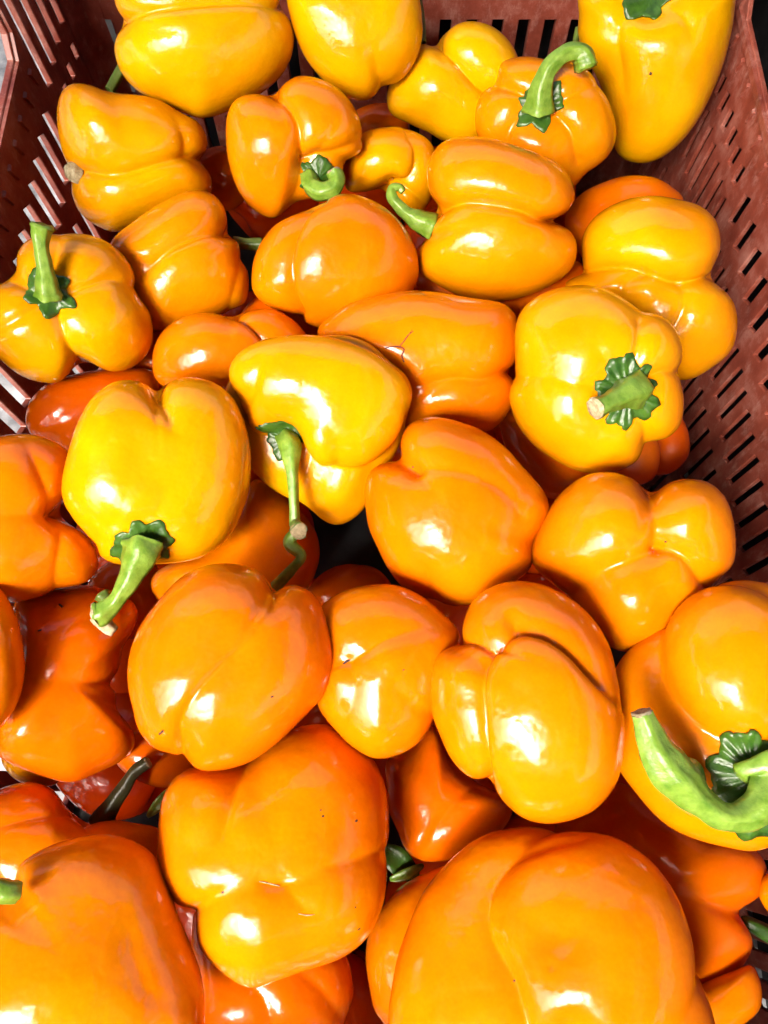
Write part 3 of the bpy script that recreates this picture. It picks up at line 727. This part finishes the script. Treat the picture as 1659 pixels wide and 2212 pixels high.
 dict(label='biggest pepper at the bottom with a round dimpled lobe over a long one', out=[(848,2120),(858,2062),(880,2000),(912,1930),(950,1882),(990,1842),(1040,1806),(1105,1787),(1170,1782),(1235,1802),(1290,1812),(1350,1830),(1400,1860),(1440,1912),(1462,1972),(1482,2050),(1508,2115),(1532,2190),(1530,2290),(1400,2360),(1200,2380),(980,2360),(860,2290),(842,2200)], ly=-.3, col=GOL, p=2.4, t=.52, osm=3,
      lobes=[(1268,2030,214,222,0,80,135,14)],
      cr=[([(1260,1806,.6),(1180,1822),(1120,1850),(1075,1898),(1053,1955),(1058,2015),(1085,2070),(1112,2120),(1130,2180),(1150,2250)], 16, 18, -6), ([(1010,1900,.4),(1000,1990,.6),(1030,2080,.4)], 6, 18), ([(880,2190,.4),(960,2150,.5),(1060,2140,.4)], 6, 24)],
      bp=[(1205,2020,62,-13),(1190,2085,12,-3),(1240,2235,44,-24),(950,2150,70,8)], marks=[([(1110,2119)],4,'k')]),
]
# ------------------------------------------------------------------ place the peppers: each rests on the ones built before it
def plane_depth(v, ly):
    yc = (CY - v) / F
    zp = 0.205 - 0.030 * ly
    return (H - zp) / (math.cos(TILT) - yc * math.sin(TILT))

GRID = 9.0
OFF = 400
placed = []
dirs_lo, _ = cubesphere(36)
for d in PEP:
    cv0 = sum(q[1] for q in d['out']) / len(d['out'])
    Z = plane_depth(cv0, d['ly'])
    s = Shape(d, Z)
    L = dirs_lo * s.radial(dirs_lo)[:, None]
    u, v, z = project(s.world(L))
    q = z / Z
    iu = ((u + OFF) / GRID).astype(int)
    iv = ((v + OFF) / GRID).astype(int)
    key = iu * 1000 + iv
    o = np.argsort(key)
    ks, st = np.unique(key[o], return_index=True)
    qmin = np.minimum.reduceat(q[o], st)
    qmax = np.maximum.reduceat(q[o], st)
    # drop it onto what lies below
    lim = Z
    for (k2, q2, Z2) in placed:
        com, ia, ib = np.intersect1d(ks, k2, return_indices=True)
        if len(com) < 4: continue
        back = 1 + (qmax[ia] - 1) * 0.62
        ok = back > 0
        zz = Z2 * (1 + (q2[ib] - 1) * 0.9) / back
        lim = min(lim, np.quantile(zz, 0.22))
    lim = max(lim, Z - 0.030) if d['ly'] < 2 else Z
    placed.append((ks, qmin, lim))
    d['Z'] = lim

RES = 52
for i, d in enumerate(PEP):
    s = Shape(d, d['Z'])
    dirs, faces = cubesphere(RES if d['ly'] < .75 else (34 if d['ly'] < 2 else 24))
    V = s.world(dirs * s.radial(dirs)[:, None])
    low = V[:, 2].min()
    root = empty('bell_pepper', (s.Cw[0], s.Cw[1], low), d['label'], 'bell pepper', 'bell peppers piled in the crate')
    body = mesh_obj('body', V, faces, M_PEP, root)
    k = random.Random(i).uniform(-.03, .03)
    c = d['col']
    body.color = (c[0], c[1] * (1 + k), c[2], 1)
    P = None
    if 'cal' in d:
        sp = dict(at=d['cal'], teeth=d.get('teeth', 6))
        if 'caltilt' in d: sp['tilt'] = d['caltilt']
        P = add_calyx(s, root, sp)
    for st in d.get('stem', []):
        add_stem(s, root, st, P)
    for pts, r, kd in d.get('marks', []):
        pts = [(q[0], q[1], q[2] if len(q) > 2 else 1) for q in pts]
        add_mark(s, root, pts, r, {'k': M_SPECK, 's': M_SCAR, 'y': M_CUT}[kd], {'k': 'speck', 's': 'skin_crack', 'y': 'scar'}[kd])

# ---- the layer underneath, seen only as dark patches in the gaps
def generic_mesh(seed):
    r_ = random.Random(seed)
    D, faces = cubesphere(20)
    nl = 3 + seed % 2
    ph = np.arctan2(D[:, 1], D[:, 0]); st = np.hypot(D[:, 0], D[:, 1])
    f0 = r_.uniform(0, 6)
    lob = np.abs(np.sin(nl * ph / 2 + f0)) ** 1.3
    R = 0.036 * (0.84 + 0.20 * lob * st) * (1 - 0.10 * D[:, 2])
    r = ((st / R) ** 2.4 + (np.abs(D[:, 2]) / 0.041) ** 2.4) ** (-1 / 2.4)
    r *= 1 - 0.22 * np.exp(-(st / 0.32) ** 2)
    me = bpy.data.meshes.new('buried_pepper')
    me.from_pydata([tuple(map(float, v)) for v in D * r[:, None]], [], [tuple(map(int, f)) for f in faces])
    me.polygons.foreach_set('use_smooth', [True] * len(me.polygons))
    me.materials.append(M_PEP)
    return me
gms = [generic_mesh(k) for k in range(4)]
rnd = random.Random(5)
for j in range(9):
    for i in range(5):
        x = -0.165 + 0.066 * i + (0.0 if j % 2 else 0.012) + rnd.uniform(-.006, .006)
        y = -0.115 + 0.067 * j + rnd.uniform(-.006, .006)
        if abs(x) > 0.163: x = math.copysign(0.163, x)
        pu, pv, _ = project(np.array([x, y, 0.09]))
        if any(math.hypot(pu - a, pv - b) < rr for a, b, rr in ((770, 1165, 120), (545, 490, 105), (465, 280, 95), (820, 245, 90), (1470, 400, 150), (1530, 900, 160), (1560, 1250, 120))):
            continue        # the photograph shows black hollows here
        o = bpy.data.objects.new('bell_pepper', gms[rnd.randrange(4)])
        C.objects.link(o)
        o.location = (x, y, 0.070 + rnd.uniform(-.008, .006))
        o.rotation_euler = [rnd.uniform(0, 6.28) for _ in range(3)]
        o.color = (0.50, 0.040, 0.0002, 1)  # dark red puts the shade of the gaps into the skin colour
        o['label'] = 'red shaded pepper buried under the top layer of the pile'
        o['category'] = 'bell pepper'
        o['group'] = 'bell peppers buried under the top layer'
# ------------------------------------------------------------------ crate
XL, XR = -0.205, 0.198
YN, YF = -0.16, 0.485
ZT = 0.292

def slot_poly(a0, a1, z0, z1, cut=0.0):
    """a slot in wall coordinates (a along, z up) with slanted ends"""
    return [(a0, z0 + cut), (a1, z0), (a1, z1 - cut), (a0, z1)]

def wall_mesh(amin, amax, zmin, zmax, holes, thick, place):
    """perforated slab; place(a, z, t) -> world point"""
    pts = [(amin, zmin), (amax, zmin), (amax, zmax), (amin, zmax)]
    edges = [(0, 1), (1, 2), (2, 3), (3, 0)]
    for h in holes:
        b = len(pts)
        pts += h
        edges += [(b + i, b + (i + 1) % len(h)) for i in range(len(h))]
    vs, es, fs, *_ = geometry.delaunay_2d_cdt([Vector(p) for p in pts], edges, [], 0, 1e-6)
    def inside(p, poly):
        c = False
        for i in range(len(poly)):
            x1, y1 = poly[i]; x2, y2 = poly[i - 1]
            if (y1 > p[1]) != (y2 > p[1]) and p[0] < (x2 - x1) * (p[1] - y1) / (y2 - y1) + x1:
                c = not c
        return c
    keep = []
    for f in fs:
        cx = sum(vs[i].x for i in f) / len(f); cz = sum(vs[i].y for i in f) / len(f)
        if not any(inside((cx, cz), h) for h in holes):
            keep.append(tuple(f))
    n = len(vs)
    V = [place(v.x, v.y, 0) for v in vs] + [place(v.x, v.y, thick) for v in vs]
    cnt = {}
    for f in keep:
        for i in range(len(f)):
            a, b = f[i], f[(i + 1) % len(f)]
            cnt[(a, b)] = cnt.get((a, b), 0) + 1
    Fc = [f for f in keep] + [tuple(i + n for i in f[::-1]) for f in keep]
    for (a, b) in cnt:
        if (b, a) not in cnt:
            Fc.append((b, a, a + n, b + n))
    return V, Fc

def make_wall(name, V, Fc, root):
    o = mesh_obj(name, V, Fc, M_CRATE, root, smooth=False)
    bm = bmesh.new(); bm.from_mesh(o.data)
    bmesh.ops.recalc_face_normals(bm, faces=bm.faces)
    bm.to_mesh(o.data); bm.free()
    bv = o.modifiers.new('soft_edges', 'BEVEL')
    bv.width = 0.0005; bv.segments = 1; bv.limit_method = 'ANGLE'
    return o

crate = empty('plastic_crate', (0, (YN + YF) / 2, 0), 'worn reddish brown slotted plastic crate holding the whole pile of peppers', 'crate')
TH = 0.007
KL, KR = 1.025, 1.07
def scl(h, k):
    """walls stand a little farther out than the slots were measured for"""
    return [[(a * k, min(max(H - (H - z) * k, 0.006), ZT - 0.006)) for a, z in q] for q in h]
def clean(h, lo, hi):
    return [q for q in h if min(a for a, z in q) > lo + 0.004 and max(a for a, z in q) < hi - 0.004 and max(z for a, z in q) - min(z for a, z in q) > 0.005]
def rows(lo, hi, pitch, w, zs, cut=0.002, skip=None):
    out = []
    a = lo
    while a + w < hi:
        for z0, z1 in zs:
            if skip is None or not skip(a, z0):
                out.append(slot_poly(a, a + w, z0, z1, cut))
        a += pitch
    return out
# left wall: long slots behind, a handle opening and small raised lozenges in front of them
hl = rows(0.393, 0.475, 0.0172, 0.0080, [(0.183, 0.268)], 0.004)
hl += rows(0.393, 0.475, 0.0172, 0.0066, [(0.160, 0.172)], 0.002)
hl += rows(-0.11, 0.388, 0.0172, 0.0084, [(0.145, 0.187)], 0.005)
hl += rows(-0.11, 0.475, 0.0172, 0.0072, [(0.085, 0.132), (0.02, 0.07)], 0.004)
hl += [[(0.372, 0.222), (0.380, 0.232), (0.380, 0.262), (0.370, 0.272), (0.262, 0.272), (0.252, 0.262), (0.252, 0.232), (0.262, 0.222)]]
hl += rows(-0.11, 0.235, 0.0172, 0.0072, [(0.215, 0.265)], 0.004)
hl = clean(scl(hl, KL), YN, YF)
V, Fc = wall_mesh(YN, YF, 0.0, ZT, hl, 0.004, lambda a, z, t: (XL - t - (z - 0.2) * 0.03, a, z))
make_wall('side_wall', V, Fc, crate)
# small raised lozenges and slot guards of the left wall
def lozenge(pl, a, z, w, h, root):
    vs = [(-w, h * .9), (w * .2, h), (w, -h * .7), (w * .1, -h)]
    V = [pl(a + x, z + y, 0.0005) for x, y in vs] + [pl(a + x * .7, z + y * .8, -0.0016) for x, y in vs]
    Fc = [(4, 5, 6, 7)] + [(i, (i + 1) % 4, 4 + (i + 1) % 4, 4 + i) for i in range(4)]
    return mesh_obj('raised_lozenge', V, Fc, M_CRATE, root, smooth=False)
plL = lambda a, z, t: (XL - t - (z - 0.2) * 0.03, a, z)
for k in range(8):
    lozenge(plL, (0.382 - 0.0172 * k) * KL, H - (H - 0.203) * KL, 0.0040, 0.0062, crate)
# raised frame of the handle opening
def bar(pl, p, q, w, dep, name, root):
    (a0, z0), (a1, z1) = p, q
    L = math.hypot(a1 - a0, z1 - z0); nx, nz = -(z1 - z0) / L * w / 2, (a1 - a0) / L * w / 2
    c = [(a0 + nx, z0 + nz), (a1 + nx, z1 + nz), (a1 - nx, z1 - nz), (a0 - nx, z0 - nz)]
    V = [pl(a, z, 0.0004) for a, z in c] + [pl(a, z, -dep) for a, z in c]
    Fc = [(4, 5, 6, 7)] + [(i, (i + 1) % 4, 4 + (i + 1) % 4, 4 + i) for i in range(4)]
    o = mesh_obj(name, V, Fc, M_CRATE, root, smooth=False)
    bm = bmesh.new(); bm.from_mesh(o.data); bmesh.ops.recalc_face_normals(bm, faces=bm.faces); bm.to_mesh(o.data); bm.free()
hp = [(a * KL, H - (H - z) * KL) for a, z in [(0.262, 0.219), (0.374, 0.219), (0.3835, 0.2305), (0.3835, 0.263), (0.372, 0.275)]]
for k in range(4):
    bar(plL, hp[k], hp[k + 1], 0.0042, 0.0022, 'handle_frame', crate)
# right wall
hr = rows(0.30, 0.475, 0.0125, 0.0056, [(0.2060, 0.2195)], 0.002)
hr += rows(0.05, 0.30, 0.0165, 0.0066, [(0.196, 0.219)], 0.004)
hr += rows(0.30, 0.475, 0.0125, 0.0046, [(0.160, 0.198)], 0.003)
hr += rows(-0.11, 0.30, 0.0125, 0.0045, [(0.150, 0.184)], 0.003)
hr += rows(-0.11, 0.475, 0.0125, 0.0045, [(0.095, 0.140), (0.03, 0.08)], 0.003)
hr += rows(0.395, 0.475, 0.0125, 0.0050, [(0.228, 0.272)], 0.003)
hr += [[(0.285, 0.252), (0.292, 0.246), (0.372, 0.246), (0.380, 0.252), (0.380, 0.272), (0.372, 0.278), (0.292, 0.278), (0.285, 0.272)]]
plR = lambda a, z, t: (XR + t + (z - 0.2) * 0.03, a, z)
hr = clean(scl(hr, KR), YN, YF)
V, Fc = wall_mesh(YN, YF, 0.0, ZT, hr, 0.0028, plR)
make_wall('side_wall', V, Fc, crate)
for k in range(12):
    lozenge(plR, (0.372 - 0.0172 * k) * KR, H - (H - 0.2335) * KR, 0.0026, 0.0052, crate)
for k, (p, q) in enumerate([[(a * KR, H - (H - z) * KR) for a, z in pq] for pq in [((0.280, 0.243), (0.384, 0.243)), ((0.384, 0.243), (0.384, 0.281)), ((0.280, 0.243), (0.280, 0.281))]]):
    bar(plR, p, q, 0.0040, 0.002, 'handle_frame', crate)
# end walls
he = rows(-0.19, 0.19, 0.0175, 0.0078, [(0.175, 0.262), (0.10, 0.16), (0.03, 0.085)], 0.0)
plF = lambda a, z, t: (a, YF + t + (z - 0.2) * 0.03, z)
V, Fc = wall_mesh(XL, XR, 0.0, ZT, he, TH, plF)
make_wall('end_wall', V, Fc, crate)
plN = lambda a, z, t: (a, YN - t - (z - 0.2) * 0.03, z)
V, Fc = wall_mesh(XL, XR, 0.0, ZT, he, TH, plN)
make_wall('end_wall', V, Fc, crate)
# floor, corner posts and rim
def box(name, x0, x1, y0, y1, z0, z1, mat, root=None, bev=0.002):
    V = [(x, y, z) for z in (z0, z1) for y in (y0, y1) for x in (x0, x1)]
    Fc = [(0, 2, 3, 1), (4, 5, 7, 6), (0, 1, 5, 4), (1, 3, 7, 5), (3, 2, 6, 7), (2, 0, 4, 6)]
    o = mesh_obj(name, V, Fc, mat, root, smooth=False)
    if bev:
        b = o.modifiers.new('soft_edges', 'BEVEL'); b.width = bev; b.segments = 2
    return o
box('floor_panel', XL - .002, XR + .002, YN - .002, YF + .002, -0.008, -0.001, M_BLACK, crate)  # coloured near black so the gaps above it look shaded
for x in (XL, XR):
    for y in (YN, YF):
        sx = -1 if x < 0 else 1; sy = -1 if y < 0.1 else 1
        V, Fc = [], []
        for z in (0.0, ZT):
            for k in range(7):
                th = math.pi / 2 * k / 6
                cx, cy = x - sx * 0.018 + sx * (z - .2) * .03, y - sy * 0.018 + sy * (z - .2) * .03
                V.append((cx + sx * 0.0175 * math.cos(th), cy + sy * 0.0175 * math.sin(th), z))
        Fc = [(k, k + 1, k + 8, k + 7) for k in range(6)]
        mesh_obj('corner_post', V, Fc, M_CRATE, crate)
rz0, rz1 = ZT + .0005, ZT + .010
box('rim', XL - .022, XL + .001, YN - .022, YF + .022, rz0, rz1, M_CRATE, crate)
box('rim', XR - .001, XR + .022, YN - .022, YF + .022, rz0, rz1, M_CRATE, crate)
box('rim', XL + .0015, XR - .0015, YF - .001, YF + .022, rz0, rz1, M_CRATE, crate)
box('rim', XL + .0015, XR - .0015, YN - .022, YN + .001, rz0, rz1, M_CRATE, crate)

# ------------------------------------------------------------------ what shows through the slots
tb = box('table_top', -1.2, 1.2, -1.2, 1.6, -0.06, -0.012, M_PALE, None, 0)
tb['kind'] = 'structure'
nb = empty('slot_backing_crate', (0.47, 0.2, -0.011), 'black plastic crate added close against the right side of the brown one to darken its slots', 'crate')  # added to hide the lit ground, so the right slots look black
box('side_wall', 0.232, 0.238, -0.16, 0.52, -0.011, 0.30, M_BLACK, nb, 0)
box('side_wall', 0.70, 0.706, -0.16, 0.52, -0.011, 0.30, M_BLACK, nb, 0)
box('end_wall', 0.2385, 0.6995, -0.16, -0.154, -0.011, 0.30, M_BLACK, nb, 0)
box('end_wall', 0.2385, 0.6995, 0.514, 0.52, -0.011, 0.30, M_BLACK, nb, 0)
box('floor_panel', 0.2385, 0.6995, -0.1535, 0.5135, -0.011, -0.004, M_BLACK, nb, 0)
nb2 = empty('slot_backing_crate', (0.0, 0.72, -0.011), 'black plastic crate standing behind the far slotted end of the brown one', 'crate')
box('side_wall', -0.25, -0.244, 0.5255, 0.95, -0.011, 0.30, M_BLACK, nb2, 0)
box('side_wall', 0.244, 0.25, 0.5255, 0.95, -0.011, 0.30, M_BLACK, nb2, 0)
box('end_wall', -0.2435, 0.2435, 0.5255, 0.532, -0.011, 0.30, M_BLACK, nb2, 0)
box('end_wall', -0.2435, 0.2435, 0.944, 0.95, -0.011, 0.30, M_BLACK, nb2, 0)
box('floor_panel', -0.2435, 0.2435, 0.5325, 0.9435, -0.011, -0.004, M_BLACK, nb2, 0)

# ------------------------------------------------------------------ leaf scraps in the gaps
def leaf(name, path, wid, v0, ly, label, mat):
    Z = plane_depth(v0, ly)
    Q = catmull(path, 6)
    P = [CAMP + ray(q[0], q[1]) * (Z - q[2] * Z / F) for q in Q]
    n = len(P)
    V, Fc = [], []
    for i in range(n):
        t = P[min(i + 1, n - 1)] - P[max(i - 1, 0)]
        t /= np.linalg.norm(t)
        vd = CAMP - P[i]; vd /= np.linalg.norm(vd)
        sd = np.cross(t, vd); sd /= np.linalg.norm(sd)
        w = wid * Z / F * math.sin(math.pi * (0.06 + 0.9 * i / (n - 1))) ** .7
        for k, f in enumerate((-1, -.5, 0, .5, 1)):
            V.append(P[i] + sd * w * f + vd * w * (0.35 * abs(f)) )
    for i in range(n - 1):
        for k in range(4):
            a = i * 5 + k
            Fc.append((a, a + 1, a + 6, a + 5))
    root = empty(name, tuple(P[0]), label, 'leaf')
    o = mesh_obj('blade', V, Fc, mat, root)
    md = o.modifiers.new('thick', 'SOLIDIFY'); md.thickness = 0.0005
leaf('pepper_leaf', [(318,1765,0),(345,1735,6),(372,1700,0)], 12, 1730, .9, 'small bright green leaf scrap in the gap beside the brown stem', M_STEM)
leaf('pepper_leaf', [(828,1830,0),(862,1862,8),(905,1905,0)], 26, 1860, 1.5, 'crumpled green leaf deep in the gap left of the biggest pepper', M_CAL)
leaf('pepper_leaf', [(842,1900,8),(880,1888,12),(915,1868,8)], 11, 1890, 1.4, 'pale green leaf strip lying on the crumpled leaf in the gap', M_STEM)
# ------------------------------------------------------------------ made-up cloth stall round the crate (added out of the frame to block and shape the light)
M_SCREEN = flat_material('light_screen_cloth', (0.022, 0.010, 0.006), (0.035, 0.016, 0.010), 300, 0.95)
def sheet(name, quad, nx, ny, root, wav=0.012):
    a, b, c, d = [np.array(q, float) for q in quad]
    nrm = np.cross(b - a, d - a); nrm /= np.linalg.norm(nrm)
    V, Fc = [], []
    for i in range(nx + 1):
        for j in range(ny + 1):
            s_, t_ = i / nx, j / ny
            V.append((a * (1 - s_) + b * s_) * (1 - t_) + (d * (1 - s_) + c * s_) * t_ + nrm * wav * math.sin(i * 1.9))
    for i in range(nx):
        for j in range(ny):
            q = i * (ny + 1) + j
            Fc.append((q, q + 1, q + ny + 2, q + ny + 1))
    o = mesh_obj(name, V, Fc, M_SCREEN, root)
    md = o.modifiers.new('thick', 'SOLIDIFY'); md.thickness = 0.003
SX0, SX1, SY0, SY1, SZ = -1.8, 1.05, -1.9, 1.15, 1.75
light_screen = empty('added_light_screen', (0.1, 0.0, -0.8), 'dark cloth added to block the light as a stall, open at the front, with its roof above the crate', 'light_screen')
GX, GY = -0.32, -0.70
sheet('roof_screen', [(GX, SY0, SZ), (SX1, SY0, SZ), (SX1, SY1, SZ), (GX, SY1, SZ)], 24, 16, light_screen)
sheet('roof_screen', [(SX0, GY, SZ), (GX - .003, GY, SZ), (GX - .003, SY1, SZ), (SX0, SY1, SZ)], 12, 16, light_screen)
sheet('side_screen', [(SX0 - .02, GY, 0.7), (SX0 - .02, SY1, 0.7), (SX0 - .02, SY1, SZ), (SX0 - .02, GY, SZ)], 20, 4, light_screen, .03)
sheet('side_screen', [(SX1 + .02, SY0, 0.95), (SX1 + .02, SY1, 0.95), (SX1 + .02, SY1, SZ), (SX1 + .02, SY0, SZ)], 30, 4, light_screen, .03)
sheet('back_screen', [(SX0, SY0 - .05, -0.8), (SX1, SY0 - .05, -0.8), (SX1, SY0 - .05, SZ), (SX0, SY0 - .05, SZ)], 40, 4, light_screen, .03)
nst = empty('added_light_screen', (0.1, 2.6, -0.8), 'low dark cloth covered stall added far in front of the crate to block low light', 'light_screen')  # added low screen, cuts off light from the far horizon
sheet('low_screen', [(-4, 2.3, -0.8), (4, 2.3, -0.8), (4, 2.3, 0.85), (-4, 2.3, 0.85)], 60, 4, nst, .03)
sheet('low_screen', [(-4, 2.34, 0.852), (4, 2.34, 0.852), (4, 3.0, 0.852), (-4, 3.0, 0.852)], 40, 4, nst, .003)
gr = box('ground', -60, 60, -60, 60, -0.9, -0.8, flat_material('ground_asphalt', (0.04, 0.04, 0.04), (0.07, 0.07, 0.068), 8, 0.9), None, 0)
gr['kind'] = 'structure'
